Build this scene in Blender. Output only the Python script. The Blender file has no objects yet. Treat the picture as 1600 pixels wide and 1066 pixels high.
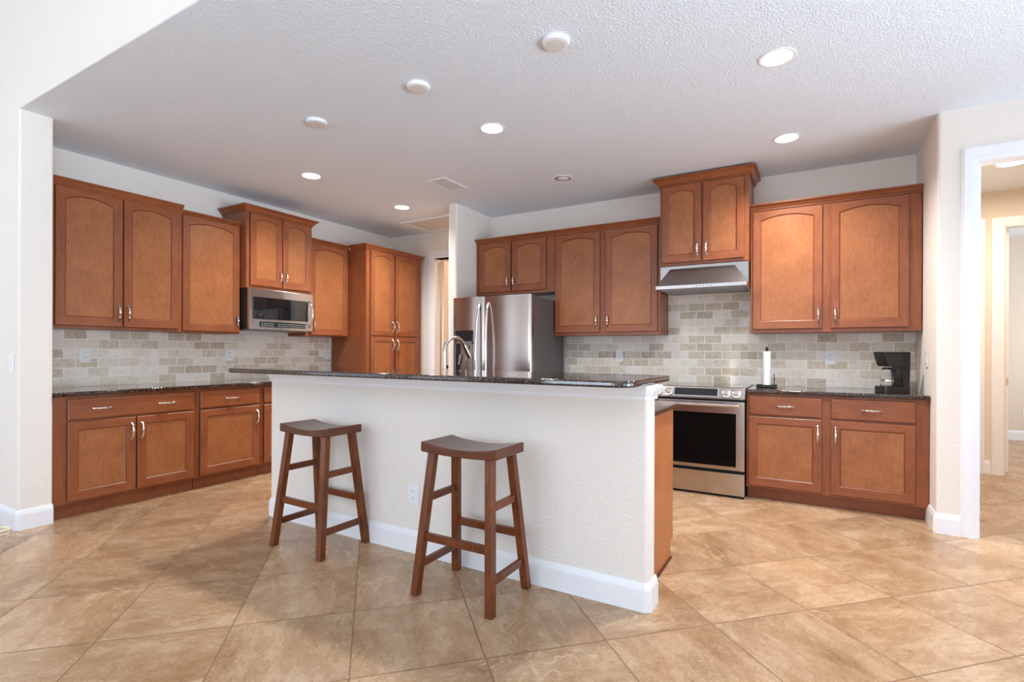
import bpy, bmesh, math, random
from mathutils import Matrix, Vector
C = bpy.context.scene.collection
sc = bpy.context.scene
PI = math.pi
random.seed(4)

# ------------------------------------------------------------------ camera
cam_d = bpy.data.cameras.new('camera'); cam = bpy.data.objects.new('camera', cam_d); C.objects.link(cam)
F, CY, YAW, ROLL = 810.3, 549.11, math.radians(30.2115), math.radians(.2073)
cam_d.sensor_width = 36; cam_d.lens = F / 1600 * 36
cam_d.shift_y = (CY - 533) / 1600
cam_d.clip_start = .05; cam_d.clip_end = 100
f_ = Vector((-math.sin(YAW), math.cos(YAW), 0)); r_ = Vector((math.cos(YAW), math.sin(YAW), 0)); u_ = Vector((0, 0, 1))
r3 = r_ * math.cos(ROLL) + u_ * math.sin(ROLL); u3 = u_ * math.cos(ROLL) - r_ * math.sin(ROLL)
M = Matrix((r3, u3, -f_)).transposed().to_4x4(); M.translation = (0, 0, 1.22)
cam.matrix_world = M
sc.camera = cam

# ------------------------------------------------------------------ exposure, world, daylight through the windows, added fill lights
sc.view_settings.view_transform = 'Standard'; sc.view_settings.look = 'None'
sc.view_settings.gamma = 1; sc.view_settings.use_curve_mapping = False
sc.view_settings.exposure = 0.44
sc.cycles.use_denoising = True
sc.cycles.max_bounces = 16; sc.cycles.diffuse_bounces = 12; sc.cycles.glossy_bounces = 4
sc.cycles.sample_clamp_indirect = 6
w = bpy.data.worlds.new('world'); sc.world = w; w.use_nodes = True
wn = w.node_tree.nodes; wl = w.node_tree.links
bg = wn['Background']; bg.inputs[0].default_value = (.62, .78, 1, 1); bg.inputs[1].default_value = 1.3

def area(name, loc, rot, sx, sy, power, col, spread=180):
    d = bpy.data.lights.new(name, 'AREA'); d.shape = 'RECTANGLE'; d.size = sx; d.size_y = sy
    d.energy = power; d.color = col; d.spread = math.radians(spread)
    o = bpy.data.objects.new(name, d); o.location = loc; o.rotation_euler = rot; C.objects.link(o); return o
DAY = (.90, .95, 1.0); UPFILL = (.70, .85, 1.0)
GY = -8.6      # far end of the great room, behind the camera
WINS = [(-6.3, -4.0), (-3.2, -.9), (0, 2.3)]
# daylight through the tall glazed openings behind the camera: sky light, and added uplights that brighten the ceiling
for (a, c), p in zip(WINS, (1.3, .9, .5)):
    area('window_daylight', ((a + c) / 2, GY + .16, 1.5), (math.radians(90), 0, 0), 2.2, 2.6, 16 * p, DAY)
    area('patio_bounce', ((a + c) / 2, GY + .18, .9), (math.radians(122), 0, 0), 2.2, 1.4, 27 * p, UPFILL, 110)
# the glazed wall at the right, outside the frame, plus added ceiling uplights
RWINS = [(-5.7, -3.5), (-2.3, -.1), (.5, 2.4), (2.6, 4.3)]
for (a, c), p, q in zip(RWINS, (10, 8, 4, 2), (52, 60, 34, 14)):
    area('window_daylight', (3.50, (a + c) / 2, 1.5), (math.radians(90), 0, math.radians(90)), c - a - .1, 2.5, p, DAY)
    area('patio_bounce', (3.46, (a + c) / 2, .75), (math.radians(124), 0, math.radians(90)), c - a - .1, 1.2, q, UPFILL, 95)
ADDED_LWINS = [(-6.6, -4.3), (-3.6, -1.6)]  # made-up left windows, put in to get more light on the ceiling
for (a, c), p in zip(ADDED_LWINS, (1, .6)):
    area('window_daylight', (-7.48, (a + c) / 2, 1.5), (math.radians(90), 0, math.radians(-90)), c - a - .1, 2.5, 12 * p, DAY)
    area('patio_bounce', (-7.44, (a + c) / 2, .75), (math.radians(120), 0, math.radians(-90)), c - a - .1, 1.2, 80 * p, UPFILL, 75)  # added uplight aimed at the kitchen ceiling
area('window_daylight', (3.4, 8.6, 1.6), (math.radians(90), 0, math.radians(90)), 1.6, 1.8, 26, DAY)  # area light standing inside the far room, no window built there

# ------------------------------------------------------------------ materials
def mat(name, col=(.8, .8, .8), rough=.5, metal=0, **k):
    m = bpy.data.materials.new(name); m.use_nodes = True
    b = m.node_tree.nodes['Principled BSDF']
    b.inputs['Base Color'].default_value = (*col, 1); b.inputs['Roughness'].default_value = rough; b.inputs['Metallic'].default_value = metal
    for a, v in k.items():
        b.inputs[a.replace('_', ' ')].default_value = v
    return m
def srgb(r, g, b):
    return tuple(((c / 255) / 12.92 if c / 255 < .04045 else ((c / 255 + .055) / 1.055) ** 2.4) for c in (r, g, b))
class G:
    def __init__(s, m): s.m = m; s.n = m.node_tree.nodes; s.l = m.node_tree.links; s.b = s.n['Principled BSDF']
    def node(s, t, **k):
        n = s.n.new(t)
        for a, v in k.items(): setattr(n, a, v)
        return n
    def link(s, a, b): s.l.new(a, b)
    def math(s, op, a, b=None, c=None):
        n = s.n.new('ShaderNodeMath'); n.operation = op
        for i, v in enumerate((a, b, c)):
            if v is None: continue
            if isinstance(v, (int, float)): n.inputs[i].default_value = v
            else: s.link(v, n.inputs[i])
        return n.outputs[0]
    def vmath(s, op, a, b=None):
        n = s.n.new('ShaderNodeVectorMath'); n.operation = op
        for i, v in enumerate((a, b)):
            if v is None: continue
            if isinstance(v, (tuple, list)): n.inputs[i].default_value = v
            else: s.link(v, n.inputs[i])
        return n.outputs[0]
    def ramp(s, fac, stops):
        n = s.n.new('ShaderNodeValToRGB'); e = n.color_ramp.elements
        while len(e) < len(stops): e.new(.5)
        for i, (p, c) in enumerate(stops): e[i].position = p; e[i].color = (*c, 1)
        s.link(fac, n.inputs[0]); return n.outputs[0]
    def noise(s, vec, scale, detail=4, rough=.55, dist=0):
        n = s.n.new('ShaderNodeTexNoise'); n.inputs['Scale'].default_value = scale; n.inputs['Detail'].default_value = detail
        n.inputs['Roughness'].default_value = rough; n.inputs['Distortion'].default_value = dist
        if vec is not None: s.link(vec, n.inputs['Vector'])
        return n.outputs[0]
    def mix(s, fac, a, b, mode='MIX'):
        n = s.n.new('ShaderNodeMix'); n.data_type = 'RGBA'; n.blend_type = mode
        for i, v in ((0, fac), (6, a), (7, b)):
            if isinstance(v, (int, float)): n.inputs[i].default_value = v
            elif isinstance(v, tuple): n.inputs[i].default_value = (*v, 1)
            else: s.link(v, n.inputs[i])
        return n.outputs[2]
    def bump(s, h, strength, dist=.01):
        n = s.n.new('ShaderNodeBump'); n.inputs['Strength'].default_value = strength; n.inputs['Distance'].default_value = dist
        s.link(h, n.inputs['Height']); s.link(n.outputs[0], s.b.inputs['Normal'])
    def col(s, c): s.link(c, s.b.inputs['Base Color'])
def wood(name, c0, c1, c2, stretch=(9, 9, 1.2), rough=.33):
    m = mat(name, c1, rough, Coat_Weight=.08, Coat_Roughness=.3, Specular_IOR_Level=.38); g = G(m)
    tc = g.node('ShaderNodeTexCoord'); oi = g.node('ShaderNodeObjectInfo')
    off = g.node('ShaderNodeCombineXYZ'); r = g.math('MULTIPLY', oi.outputs['Random'], 37.0)
    for i in range(3): g.link(r, off.inputs[i])
    v = g.vmath('ADD', tc.outputs['Object'], off.outputs[0])
    blot = g.noise(v, 5, 3, .6)
    vs = g.vmath('MULTIPLY', v, stretch)
    grain = g.noise(vs, 6, 6, .65, .4)
    fine = g.noise(g.vmath('MULTIPLY', v, tuple(a * 6 for a in stretch)), 8, 3, .6)
    mixv = g.math('ADD', g.math('MULTIPLY', grain, .5), g.math('ADD', g.math('MULTIPLY', blot, .38), g.math('MULTIPLY', fine, .12)))
    g.col(g.ramp(mixv, [(.3, c0), (.5, c1), (.72, c2)]))
    return m
W_FRAME = wood('cabinet_wood', srgb(116, 61, 34), srgb(140, 78, 45), srgb(158, 94, 58))
W_RAIL = wood('cabinet_wood_crossgrain', srgb(116, 61, 34), srgb(142, 79, 46), srgb(160, 96, 59), (1.2, 9, 9))
W_PANEL = wood('cabinet_panel_wood', srgb(132, 76, 41), srgb(157, 96, 56), srgb(174, 113, 70), (9, 9, 3))
W_SIDE = wood('cabinet_side_wood', srgb(158, 92, 50), srgb(182, 112, 66), srgb(196, 128, 80))
W_GLAZE_SHADE = mat('cabinet_glaze', srgb(82, 38, 20), .45)  # glaze in the grooves, and painted shade on door and drawer sides
W_STOOL = wood('stool_wood', srgb(66, 28, 8), srgb(106, 52, 20), srgb(146, 80, 36), (14, 14, 1.5), .22)
W_STOOLSEAT = wood('stool_seat_wood', srgb(64, 30, 16), srgb(92, 46, 25), srgb(116, 62, 36), (1.5, 14, 14), .25)

def wallmat(name, col, scale=55, st=.25):
    m = mat(name, col, .75); g = G(m); ge = g.node('ShaderNodeNewGeometry')
    n = g.noise(ge.outputs['Position'], scale, 3, .5)
    g.bump(g.ramp(n, [(.42, (0, 0, 0)), (.6, (1, 1, 1))]), st, .004); return m
WALL = wallmat('wall_paint', srgb(236, 229, 220))
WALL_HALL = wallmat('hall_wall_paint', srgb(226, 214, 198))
CEIL = wallmat('ceiling_knockdown', srgb(232, 240, 249), 95, .5)
TRIM = mat('white_trim_paint', srgb(240, 241, 244), .35)
WHITE = mat('white_plastic', srgb(236, 236, 238), .35)
OFFW = mat('aged_white_plastic', srgb(222, 218, 212), .45)
DARKSLOT = mat('slot_dark', srgb(60, 58, 56), .5)
GREY_SHADE = mat('vent_grey', srgb(150, 150, 152), .5)

def floor_mat():
    m = mat('travertine_floor', rough=.3); g = G(m); ge = g.node('ShaderNodeNewGeometry')
    p = g.vmath('SUBTRACT', ge.outputs['Position'], (-.756, 2.095, 0))
    rt = g.node('ShaderNodeVectorRotate'); rt.rotation_type = 'Z_AXIS'; g.link(p, rt.inputs['Vector']); rt.inputs['Angle'].default_value = PI / 4
    q = g.vmath('MULTIPLY', rt.outputs[0], (1 / .518, 1 / .518, 0))
    cell = g.vmath('FLOOR', q); fr = g.vmath('FRACTION', q)
    sx = g.node('ShaderNodeSeparateXYZ'); g.link(fr, sx.inputs[0])
    ex = g.math('SUBTRACT', .5, g.math('ABSOLUTE', g.math('SUBTRACT', sx.outputs[0], .5)))
    ey = g.math('SUBTRACT', .5, g.math('ABSOLUTE', g.math('SUBTRACT', sx.outputs[1], .5)))
    e = g.math('MINIMUM', ex, ey)
    gm = g.math('LESS_THAN', e, .006)
    wn_ = g.node('ShaderNodeTexWhiteNoise'); g.link(cell, wn_.inputs['Vector'])
    off = g.vmath('MULTIPLY', wn_.outputs['Color'], (40, 40, 40))
    rot2 = g.node('ShaderNodeVectorRotate'); rot2.rotation_type = 'Z_AXIS'
    g.link(g.vmath('ADD', ge.outputs['Position'], off), rot2.inputs['Vector'])
    g.link(g.math('MULTIPLY', g.math('ROUND', g.math('MULTIPLY', wn_.outputs['Value'], 3.99)), PI / 2), rot2.inputs['Angle'])
    st = g.node('ShaderNodeVectorRotate'); st.rotation_type = 'Z_AXIS'; st.inputs['Angle'].default_value = PI / 4; g.link(rot2.outputs[0], st.inputs['Vector'])
    v = g.vmath('MULTIPLY', st.outputs[0], (1, 1.9, 1))
    big = g.noise(v, 1.5, 4, .55, 1.0)
    mid = g.noise(v, 5.0, 9, .74, .5)
    fine = g.noise(v, 70, 6, .8)
    tone = g.math('ADD', g.math('MULTIPLY', big, .28), g.math('ADD', g.math('MULTIPLY', mid, .34), g.math('MULTIPLY', fine, .38)))
    c = g.ramp(tone, [(.37, srgb(134, 97, 63)), (.46, srgb(168, 132, 97)), (.54, srgb(191, 158, 124)), (.66, srgb(216, 191, 162))])
    ring = g.math('ABSOLUTE', g.math('SINE', g.math('MULTIPLY', g.noise(v, 1.3, 3, .5, .8), 70)))
    vein = g.math('MULTIPLY', g.ramp(ring, [(.0, (1, 1, 1)), (.45, (0, 0, 0))]), g.ramp(g.noise(v, 1.7, 3), [(.54, (0, 0, 0)), (.66, (.6, .6, .6))]))
    c = g.mix(vein, c, srgb(220, 196, 166))
    dk = g.ramp(g.noise(v, 9, 6, .7, 2.0), [(.56, (0, 0, 0)), (.68, (.7, .7, .7))])
    c = g.mix(dk, c, srgb(150, 108, 74))
    br = g.math('ADD', .87, g.math('MULTIPLY', wn_.outputs['Value'], .2))
    bc = g.node('ShaderNodeCombineXYZ')
    for i in range(3): g.link(br, bc.inputs[i])
    c = g.mix(1.0, c, bc.outputs[0], 'MULTIPLY')
    c = g.mix(gm, c, srgb(128, 98, 72))
    g.col(c)
    g.link(g.math('ADD', g.math('ADD', .2, g.math('MULTIPLY', mid, .14)), g.math('MULTIPLY', gm, .4)), g.b.inputs['Roughness'])
    h = g.math('SUBTRACT', g.math('MULTIPLY', mid, .15), gm); g.bump(h, .25, .003)
    return m
FLOOR = floor_mat()

def splash_mat():
    m = mat('tumbled_travertine_brick', rough=.55); g = G(m); ge = g.node('ShaderNodeNewGeometry')
    s = g.node('ShaderNodeSeparateXYZ'); g.link(ge.outputs['Position'], s.inputs[0])
    cb = g.node('ShaderNodeCombineXYZ'); g.link(g.math('ADD', s.outputs[0], s.outputs[1]), cb.inputs[0]); g.link(g.math('SUBTRACT', s.outputs[2], .914), cb.inputs[1])
    wob = g.node('ShaderNodeTexNoise'); wob.inputs['Scale'].default_value = 25; g.link(ge.outputs['Position'], wob.inputs['Vector'])
    vec = g.vmath('ADD', cb.outputs[0], g.vmath('MULTIPLY', g.vmath('SUBTRACT', wob.outputs[1], (.5, .5, .5)), (.011, .011, 0)))
    br = g.node('ShaderNodeTexBrick'); g.link(vec, br.inputs['Vector'])
    br.inputs['Scale'].default_value = 1; br.inputs['Brick Width'].default_value = .157; br.inputs['Row Height'].default_value = .0785
    br.inputs['Mortar Size'].default_value = .0048; br.inputs['Mortar Smooth'].default_value = .3
    br.inputs['Color1'].default_value = (0, 0, 0, 1); br.inputs['Color2'].default_value = (1, 1, 1, 1); br.inputs['Mortar'].default_value = (.5, .5, .5, 1)
    n1 = g.noise(ge.outputs['Position'], 9, 6, .7, 1.5); n2 = g.noise(ge.outputs['Position'], 60, 4, .7)
    n3 = g.noise(ge.outputs['Position'], 28, 7, .75, 1.2)
    t = g.math('ADD', g.math('MULTIPLY', br.outputs[0], .30), g.math('ADD', g.math('MULTIPLY', n1, .22), g.math('MULTIPLY', n3, .48)))
    c = g.ramp(t, [(.28, srgb(176, 160, 138)), (.40, srgb(208, 194, 172)), (.52, srgb(232, 222, 206)), (.68, srgb(248, 242, 232))])
    c = g.mix(g.ramp(g.noise(ge.outputs['Position'], 22, 6, .75, 2.5), [(.60, (0, 0, 0)), (.70, (.7, .7, .7))]), c, srgb(134, 122, 110))
    c = g.mix(br.outputs[1], c, srgb(250, 245, 236))
    g.col(c); g.bump(g.math('SUBTRACT', g.math('MULTIPLY', n2, .3), br.outputs[1]), .5, .004)
    return m
SPLASH = splash_mat()

def granite():
    m = mat('brown_granite', rough=.07, Coat_Weight=.5, Coat_Roughness=.03); g = G(m); ge = g.node('ShaderNodeNewGeometry')
    v = g.node('ShaderNodeTexVoronoi'); v.inputs['Scale'].default_value = 140; g.link(ge.outputs['Position'], v.inputs['Vector'])
    s = g.node('ShaderNodeSeparateColor'); g.link(v.outputs['Color'], s.inputs[0])
    n = g.noise(ge.outputs['Position'], 60, 4, .7)
    t = g.math('ADD', g.math('MULTIPLY', s.outputs[0], .55), g.math('MULTIPLY', n, .45))
    g.col(g.ramp(t, [(.3, srgb(16, 12, 10)), (.5, srgb(38, 25, 20)), (.64, srgb(74, 46, 36)), (.82, srgb(118, 90, 78))])); return m
GRANITE = granite()

def steel(name, col=(.52, .475, .45), rough=.24, ax=(1, 1, 60)):
    m = mat(name, col, rough, 1.0); g = G(m); ge = g.node('ShaderNodeNewGeometry')
    n = g.noise(g.vmath('MULTIPLY', ge.outputs['Position'], ax), 12, 2, .5)
    g.link(g.math('ADD', rough - .05, g.math('MULTIPLY', n, .1)), g.b.inputs['Roughness']); return m
STEEL = steel('brushed_stainless')
STEEL_D = steel('brushed_stainless_fridge', (.42, .355, .325), .2, (60, 60, 1))
HOODS = steel('brushed_stainless_hood', (.36, .335, .32), .3, (60, 1, 1))
PANELS = steel('dark_stainless_panel', (.34, .30, .28), .28)
CHROME = mat('polished_nickel', (.85, .82, .78), .12, 1.0)
PULL = mat('satin_nickel_pull', (.80, .76, .70), .18, 1.0)
BRONZE = mat('aged_bronze', srgb(92, 58, 34), .35, .8)
GREYSIDE = mat('fridge_side_grey', srgb(84, 80, 78), .45)
BLACKG = mat('black_glass', (.006, .006, .007), .05, Coat_Weight=.6)
OVENG = mat('oven_glass', (.004, .004, .004), .12, Specular_IOR_Level=.12)
BLACKP = mat('black_plastic', (.012, .011, .011), .25)
BLACKM = mat('black_matte', (.012, .012, .012), .6)
BLACKIRON = mat('black_wrought_wire', (.015, .014, .013), .4, .3)
DISPLAY = mat('dark_display', (.015, .016, .018), .12)
GLYPH = mat('control_marks', srgb(150, 150, 152), .4)
PAPER = mat('paper_towel', srgb(236, 236, 240), .9)
GLASS = mat('clear_glass', (.95, .97, .97), .03, Transmission_Weight=1.0, IOR=1.45)
COOKTOP = mat('glass_cooktop', (.02, .018, .018), .05, Coat_Weight=.7)
GREYRING = mat('burner_ring', srgb(80, 78, 78), .3)
FABRIC = mat('beige_upholstery', srgb(196, 184, 170), .9)
PIPING = mat('cream_piping', srgb(232, 220, 190), .8)
DOORW = mat('warm_white_door', srgb(232, 222, 208), .4)
def emis(name, col, s):
    m = mat(name, col, .5); b = m.node_tree.nodes['Principled BSDF']
    b.inputs['Emission Color'].default_value = (*col, 1); b.inputs['Emission Strength'].default_value = s; return m
LAMP_ON = emis('lamp_lens_lit', (1, .93, .84), 9)
LAMP_COOL = emis('lamp_lens_lit_cool', (.96, .97, 1), 12)

# ------------------------------------------------------------------ mesh helpers
def nb(): return bmesh.new()
def merge(bm, t):
    me = bpy.data.meshes.new('tmp'); t.to_mesh(me); t.free(); bm.from_mesh(me); bpy.data.meshes.remove(me)
def box(bm, x0, x1, y0, y1, z0, z1, bev=0, seg=2, vert=False, mi=0):
    t = bmesh.new(); bmesh.ops.create_cube(t, size=1)
    for v in t.verts: v.co = (x0 + (v.co.x + .5) * (x1 - x0), y0 + (v.co.y + .5) * (y1 - y0), z0 + (v.co.z + .5) * (z1 - z0))
    if bev:
        es = [e for e in t.edges if not vert or abs(e.verts[0].co.z - e.verts[1].co.z) > 1e-5]
        bmesh.ops.bevel(t, geom=es, offset=bev, segments=seg, profile=.5, affect='EDGES')
    for f in t.faces: f.material_index = mi
    merge(bm, t)
def prism(bm, pts, axis, a0, a1, bev=0, mi=0):
    # pts: 2D outline in the plane across axis ('x': (y,z), 'y': (x,z), 'z': (x,y))
    t = bmesh.new()
    def P(p, a): return {'x': (a, p[0], p[1]), 'y': (p[0], a, p[1]), 'z': (p[0], p[1], a)}[axis]
    A = [t.verts.new(P(p, a0)) for p in pts]; B = [t.verts.new(P(p, a1)) for p in pts]
    t.faces.new(A); t.faces.new(B[::-1]); n = len(pts)
    for i in range(n): t.faces.new((A[i], B[i], B[(i + 1) % n], A[(i + 1) % n]))
    bmesh.ops.recalc_face_normals(t, faces=t.faces)
    if bev: bmesh.ops.bevel(t, geom=t.edges[:], offset=bev, segments=2, profile=.5, affect='EDGES', clamp_overlap=True)
    for f in t.faces: f.material_index = mi
    merge(bm, t)
def tube(bm, pts, rad, seg=10, flat=1.0, cap=True, mi=0):
    t = bmesh.new(); pts = [Vector(p) for p in pts]; n = len(pts)
    if not isinstance(rad, (list, tuple)): rad = [rad] * n
    rings = []; up = None
    for i, p in enumerate(pts):
        d = (pts[min(i + 1, n - 1)] - pts[max(i - 1, 0)]).normalized()
        if up is None: up = Vector((0, 0, 1)) if abs(d.z) < .9 else Vector((1, 0, 0))
        a = d.cross(up).normalized(); up = a.cross(d).normalized()
        rings.append([t.verts.new(p + (a * math.cos(k * 2 * PI / seg) + up * math.sin(k * 2 * PI / seg) * flat) * rad[i]) for k in range(seg)])
    for i in range(n - 1):
        for k in range(seg): t.faces.new((rings[i][k], rings[i][(k + 1) % seg], rings[i + 1][(k + 1) % seg], rings[i + 1][k]))
    if cap: t.faces.new(rings[0][::-1]); t.faces.new(rings[-1])
    bmesh.ops.recalc_face_normals(t, faces=t.faces)
    for f in t.faces: f.material_index = mi
    merge(bm, t)
def lathe(bm, prof, c=(0, 0, 0), seg=32, mi=0, M4=None):
    t = bmesh.new(); rings = []
    for r, z in prof:
        rings.append([t.verts.new((r * math.cos(k * 2 * PI / seg), r * math.sin(k * 2 * PI / seg), z)) for k in range(seg)] if r > 1e-6 else [t.verts.new((0, 0, z))])
    for a, b in zip(rings, rings[1:]):
        for k in range(seg):
            k2 = (k + 1) % seg
            if len(a) == 1 and len(b) == 1: continue
            if len(a) == 1: t.faces.new((a[0], b[k2], b[k]))
            elif len(b) == 1: t.faces.new((a[k], a[k2], b[0]))
            else: t.faces.new((a[k], a[k2], b[k2], b[k]))
    bmesh.ops.recalc_face_normals(t, faces=t.faces)
    t.transform(Matrix.Translation(c) @ (M4 or Matrix.Identity(4)))
    for f in t.faces: f.material_index = mi
    merge(bm, t)
def sweep(bm, path, prof, closed=False, mi=0):
    # horizontal path, profile (outward, z); outward is to the right of travel
    t = bmesh.new(); n = len(path); path = [Vector(p) for p in path]; rings = []
    def nr(a, b): d = (b - a).normalized(); return Vector((d.y, -d.x))
    for i in range(n):
        if closed: n1 = nr(path[i - 1], path[i]); n2 = nr(path[i], path[(i + 1) % n])
        else:
            n1 = nr(path[i - 1], path[i]) if i else None; n2 = nr(path[i], path[i + 1]) if i < n - 1 else None
            n1 = n1 or n2; n2 = n2 or n1
        m = (n1 + n2) / (1 + n1.dot(n2))
        rings.append([t.verts.new((path[i].x + m.x * o, path[i].y + m.y * o, z)) for o, z in prof])
    k = len(prof)
    for i in range(n if closed else n - 1):
        a, b = rings[i], rings[(i + 1) % n]
        for j in range(k): t.faces.new((a[j], a[(j + 1) % k], b[(j + 1) % k], b[j]))
    if not closed: t.faces.new(rings[0][::-1]); t.faces.new(rings[-1])
    bmesh.ops.recalc_face_normals(t, faces=t.faces)
    for f in t.faces: f.material_index = mi
    merge(bm, t)
MW = {}
def link_bm(name, bm, mats, parent=None, world=False, origin=None, ang=35):
    if not isinstance(mats, (list, tuple)): mats = [mats]
    me = bpy.data.meshes.new(name)
    if parent is not None and world: bm.transform(MW[parent.as_pointer()].inverted())
    if parent is None:
        if origin is None:
            xs = [v.co for v in bm.verts]
            origin = ((min(v.x for v in xs) + max(v.x for v in xs)) / 2, (min(v.y for v in xs) + max(v.y for v in xs)) / 2, min(v.z for v in xs))
        bm.transform(Matrix.Translation(-Vector(origin)))
    bm.to_mesh(me); bm.free()
    for m in mats: me.materials.append(m)
    for p in me.polygons: p.use_smooth = True
    me.set_sharp_from_angle(angle=math.radians(ang))
    o = bpy.data.objects.new(name, me); C.objects.link(o)
    wn = o.modifiers.new('weighted_normals', 'WEIGHTED_NORMAL'); wn.keep_sharp = True; wn.weight = 80
    if parent is not None:
        o.parent = parent; MW[o.as_pointer()] = MW[parent.as_pointer()]
    else:
        o.location = origin; MW[o.as_pointer()] = Matrix.Translation(origin)
    return o
def part(name, bm, mats, parent, world=True, label=None, ang=35):
    o = link_bm(name, bm, mats, parent, world, ang=ang)
    if label: o['label'] = label
    return o
def tag(o, label, cat, group=None, kind=None):
    o['label'] = label; o['category'] = cat
    if group: o['group'] = group
    if kind: o['kind'] = kind
    return o
def thing(name, label, cat, loc, rotz=0, group=None):
    o = bpy.data.objects.new(name, None); o.empty_display_size = .1; C.objects.link(o)
    o.location = loc; o.rotation_euler = (0, 0, rotz); MW[o.as_pointer()] = Matrix.Translation(loc) @ Matrix.Rotation(rotz, 4, 'Z')
    return tag(o, label, cat, group)
def struct(name, bm, mats, parent=None):
    o = link_bm(name, bm, mats, parent, parent is not None)
    if parent is None: o['kind'] = 'structure'
    return o

# ------------------------------------------------------------------ room shell
CZ = 2.845          # kitchen ceiling height
XL, YB = -5.27, 5.33  # left and back kitchen walls
YH = 5.58           # little hall's wall
GZ = 3.7            # great room ceiling
b = nb(); box(b, -7.6, 5.0, GY - .12, 10.1, -.1, 0); struct('floor', b, FLOOR)
b = nb(); box(b, -5.39, 3.72, 1.348, 7.07, CZ, CZ + .12); struct('ceiling', b, CEIL)
b = nb(); box(b, -7.6, 3.72, GY - .12, 1.345, GZ, GZ + .1); struct('ceiling', b, CEIL)
b = nb(); box(b, XL - .12, XL, 1.50, YH + .12, 0, CZ); struct('wall_left', b, WALL)
b = nb(); box(b, -3.42, .86, YB, YB + .12, 0, CZ); struct('wall_back', b, WALL)
# return wall at the left end of the kitchen, flush with the great room wall and the header above
b = nb()
box(b, -7.6, -4.63, 1.345, 1.53, 0, CZ + .003, .014, 3, True)
struct('wall_left_return', b, WALL)
b = nb(); box(b, -7.6, 3.72, 1.345, 1.50, CZ + .003, GZ)
struct('wall_header', b, WALL)
# wing wall beside the refrigerator
b = nb(); box(b, -3.515, -3.40, 4.62, 5.60, 0, CZ, .018, 3, True); struct('wall_wing', b, WALL)
# hall behind the pantry, with a doorway
b = nb()
box(b, XL - .12, -4.475, YH, YH + .12, 0, CZ); box(b, -3.66, -3.40, YH, YH + .12, 0, CZ); box(b, -4.475, -3.66, YH, YH + .12, 2.48, CZ)
struct('wall_hall', b, WALL)
b = nb(); box(b, -5.3, -5.2, YH + .12, 7.07, 0, CZ); box(b, -3.3, -3.2, YH + .12, 7.07, 0, CZ); box(b, -5.3, -3.2, 7.0, 7.12, 0, CZ)
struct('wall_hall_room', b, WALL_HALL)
# kitchen right wall and the wall with the doorway
arc = [(.742 - .022 * math.cos(a), 4.512 - .022 * math.sin(a)) for a in [k * PI / 12 for k in range(7)]]
b = nb(); prism(b, [(.72, YB + .12)] + arc + [(.94, 4.49), (.94, 4.61), (.86, 4.61), (.86, YB + .12)], 'z', 0, CZ); struct('wall_right', b, WALL)
b = nb()
box(b, 1.80, 3.72, 4.49, 4.61, 0, CZ); box(b, .94, 1.80, 4.49, 4.61, 2.49, CZ)
struct('wall_doorway', b, WALL)
b = nb()
box(b, .74, .86, YB, 7.07, 0, CZ); box(b, .86, 1.655, 6.95, 7.07, 0, CZ); box(b, 2.47, 3.6, 6.95, 7.07, 0, CZ); box(b, 1.655, 2.47, 6.95, 7.07, 2.49, CZ)
box(b, 3.6, 3.72, 4.61, 7.07, 0, CZ)
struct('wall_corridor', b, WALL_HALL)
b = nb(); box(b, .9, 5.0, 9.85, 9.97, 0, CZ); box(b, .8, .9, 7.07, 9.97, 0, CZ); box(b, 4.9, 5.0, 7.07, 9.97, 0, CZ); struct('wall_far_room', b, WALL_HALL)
b = nb(); box(b, .8, 5.0, 7.07, 9.97, CZ, CZ + .1); struct('ceiling_far_room', b, CEIL)
# great room shell with glazed openings behind the camera and at the right
def wall_openings(bm, axis, a0, a1, c0, c1, z1, opens, zt):
    cur = a0
    def bx(s, e, z0, z1_):
        if e - s < 1e-4: return
        if axis == 'x': box(bm, s, e, c0, c1, z0, z1_)
        else: box(bm, c0, c1, s, e, z0, z1_)
    for s, e in opens: bx(cur, s, 0, z1); bx(s, e, zt, z1); cur = e
    bx(cur, a1, 0, z1)
b = nb(); wall_openings(b, 'x', -7.6, 3.72, GY - .12, GY, GZ, WINS, 2.9); struct('wall_behind', b, WALL)
b = nb(); wall_openings(b, 'y', GY, 4.49, 3.6, 3.72, GZ, RWINS, 2.8); struct('wall_great_room_right', b, WALL)
b = nb(); wall_openings(b, 'y', GY - .12, 1.53, -7.7, -7.58, GZ, ADDED_LWINS, 2.8); struct('wall_great_room_left', b, WALL)  # openings here belong to the made-up left windows
wi = 1
for (s, e, ax) in [(a, c, 'x') for a, c in WINS] + [(a, c, 'y') for a, c in RWINS] + [(a, c, 'l') for a, c in ADDED_LWINS]:
    b = nb(); zt = 2.9 if ax == 'x' else 2.8
    def fb(a0, a1, z0, z1):
        if ax == 'x': box(b, a0, a1, GY - .10, GY - .04, z0, z1)
        elif ax == 'y': box(b, 3.64, 3.70, a0, a1, z0, z1)
        else: box(b, -7.68, -7.62, a0, a1, z0, z1)  # frame of an invented left window
    fb(s, s + .06, 0, zt); fb(e - .06, e, 0, zt); fb((s + e) / 2 - .04, (s + e) / 2 + .04, 0, zt); fb(s, e, zt - .06, zt); fb(s, e, 0, .08)
    struct('window_%d' % wi, b, TRIM); wi += 1

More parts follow.
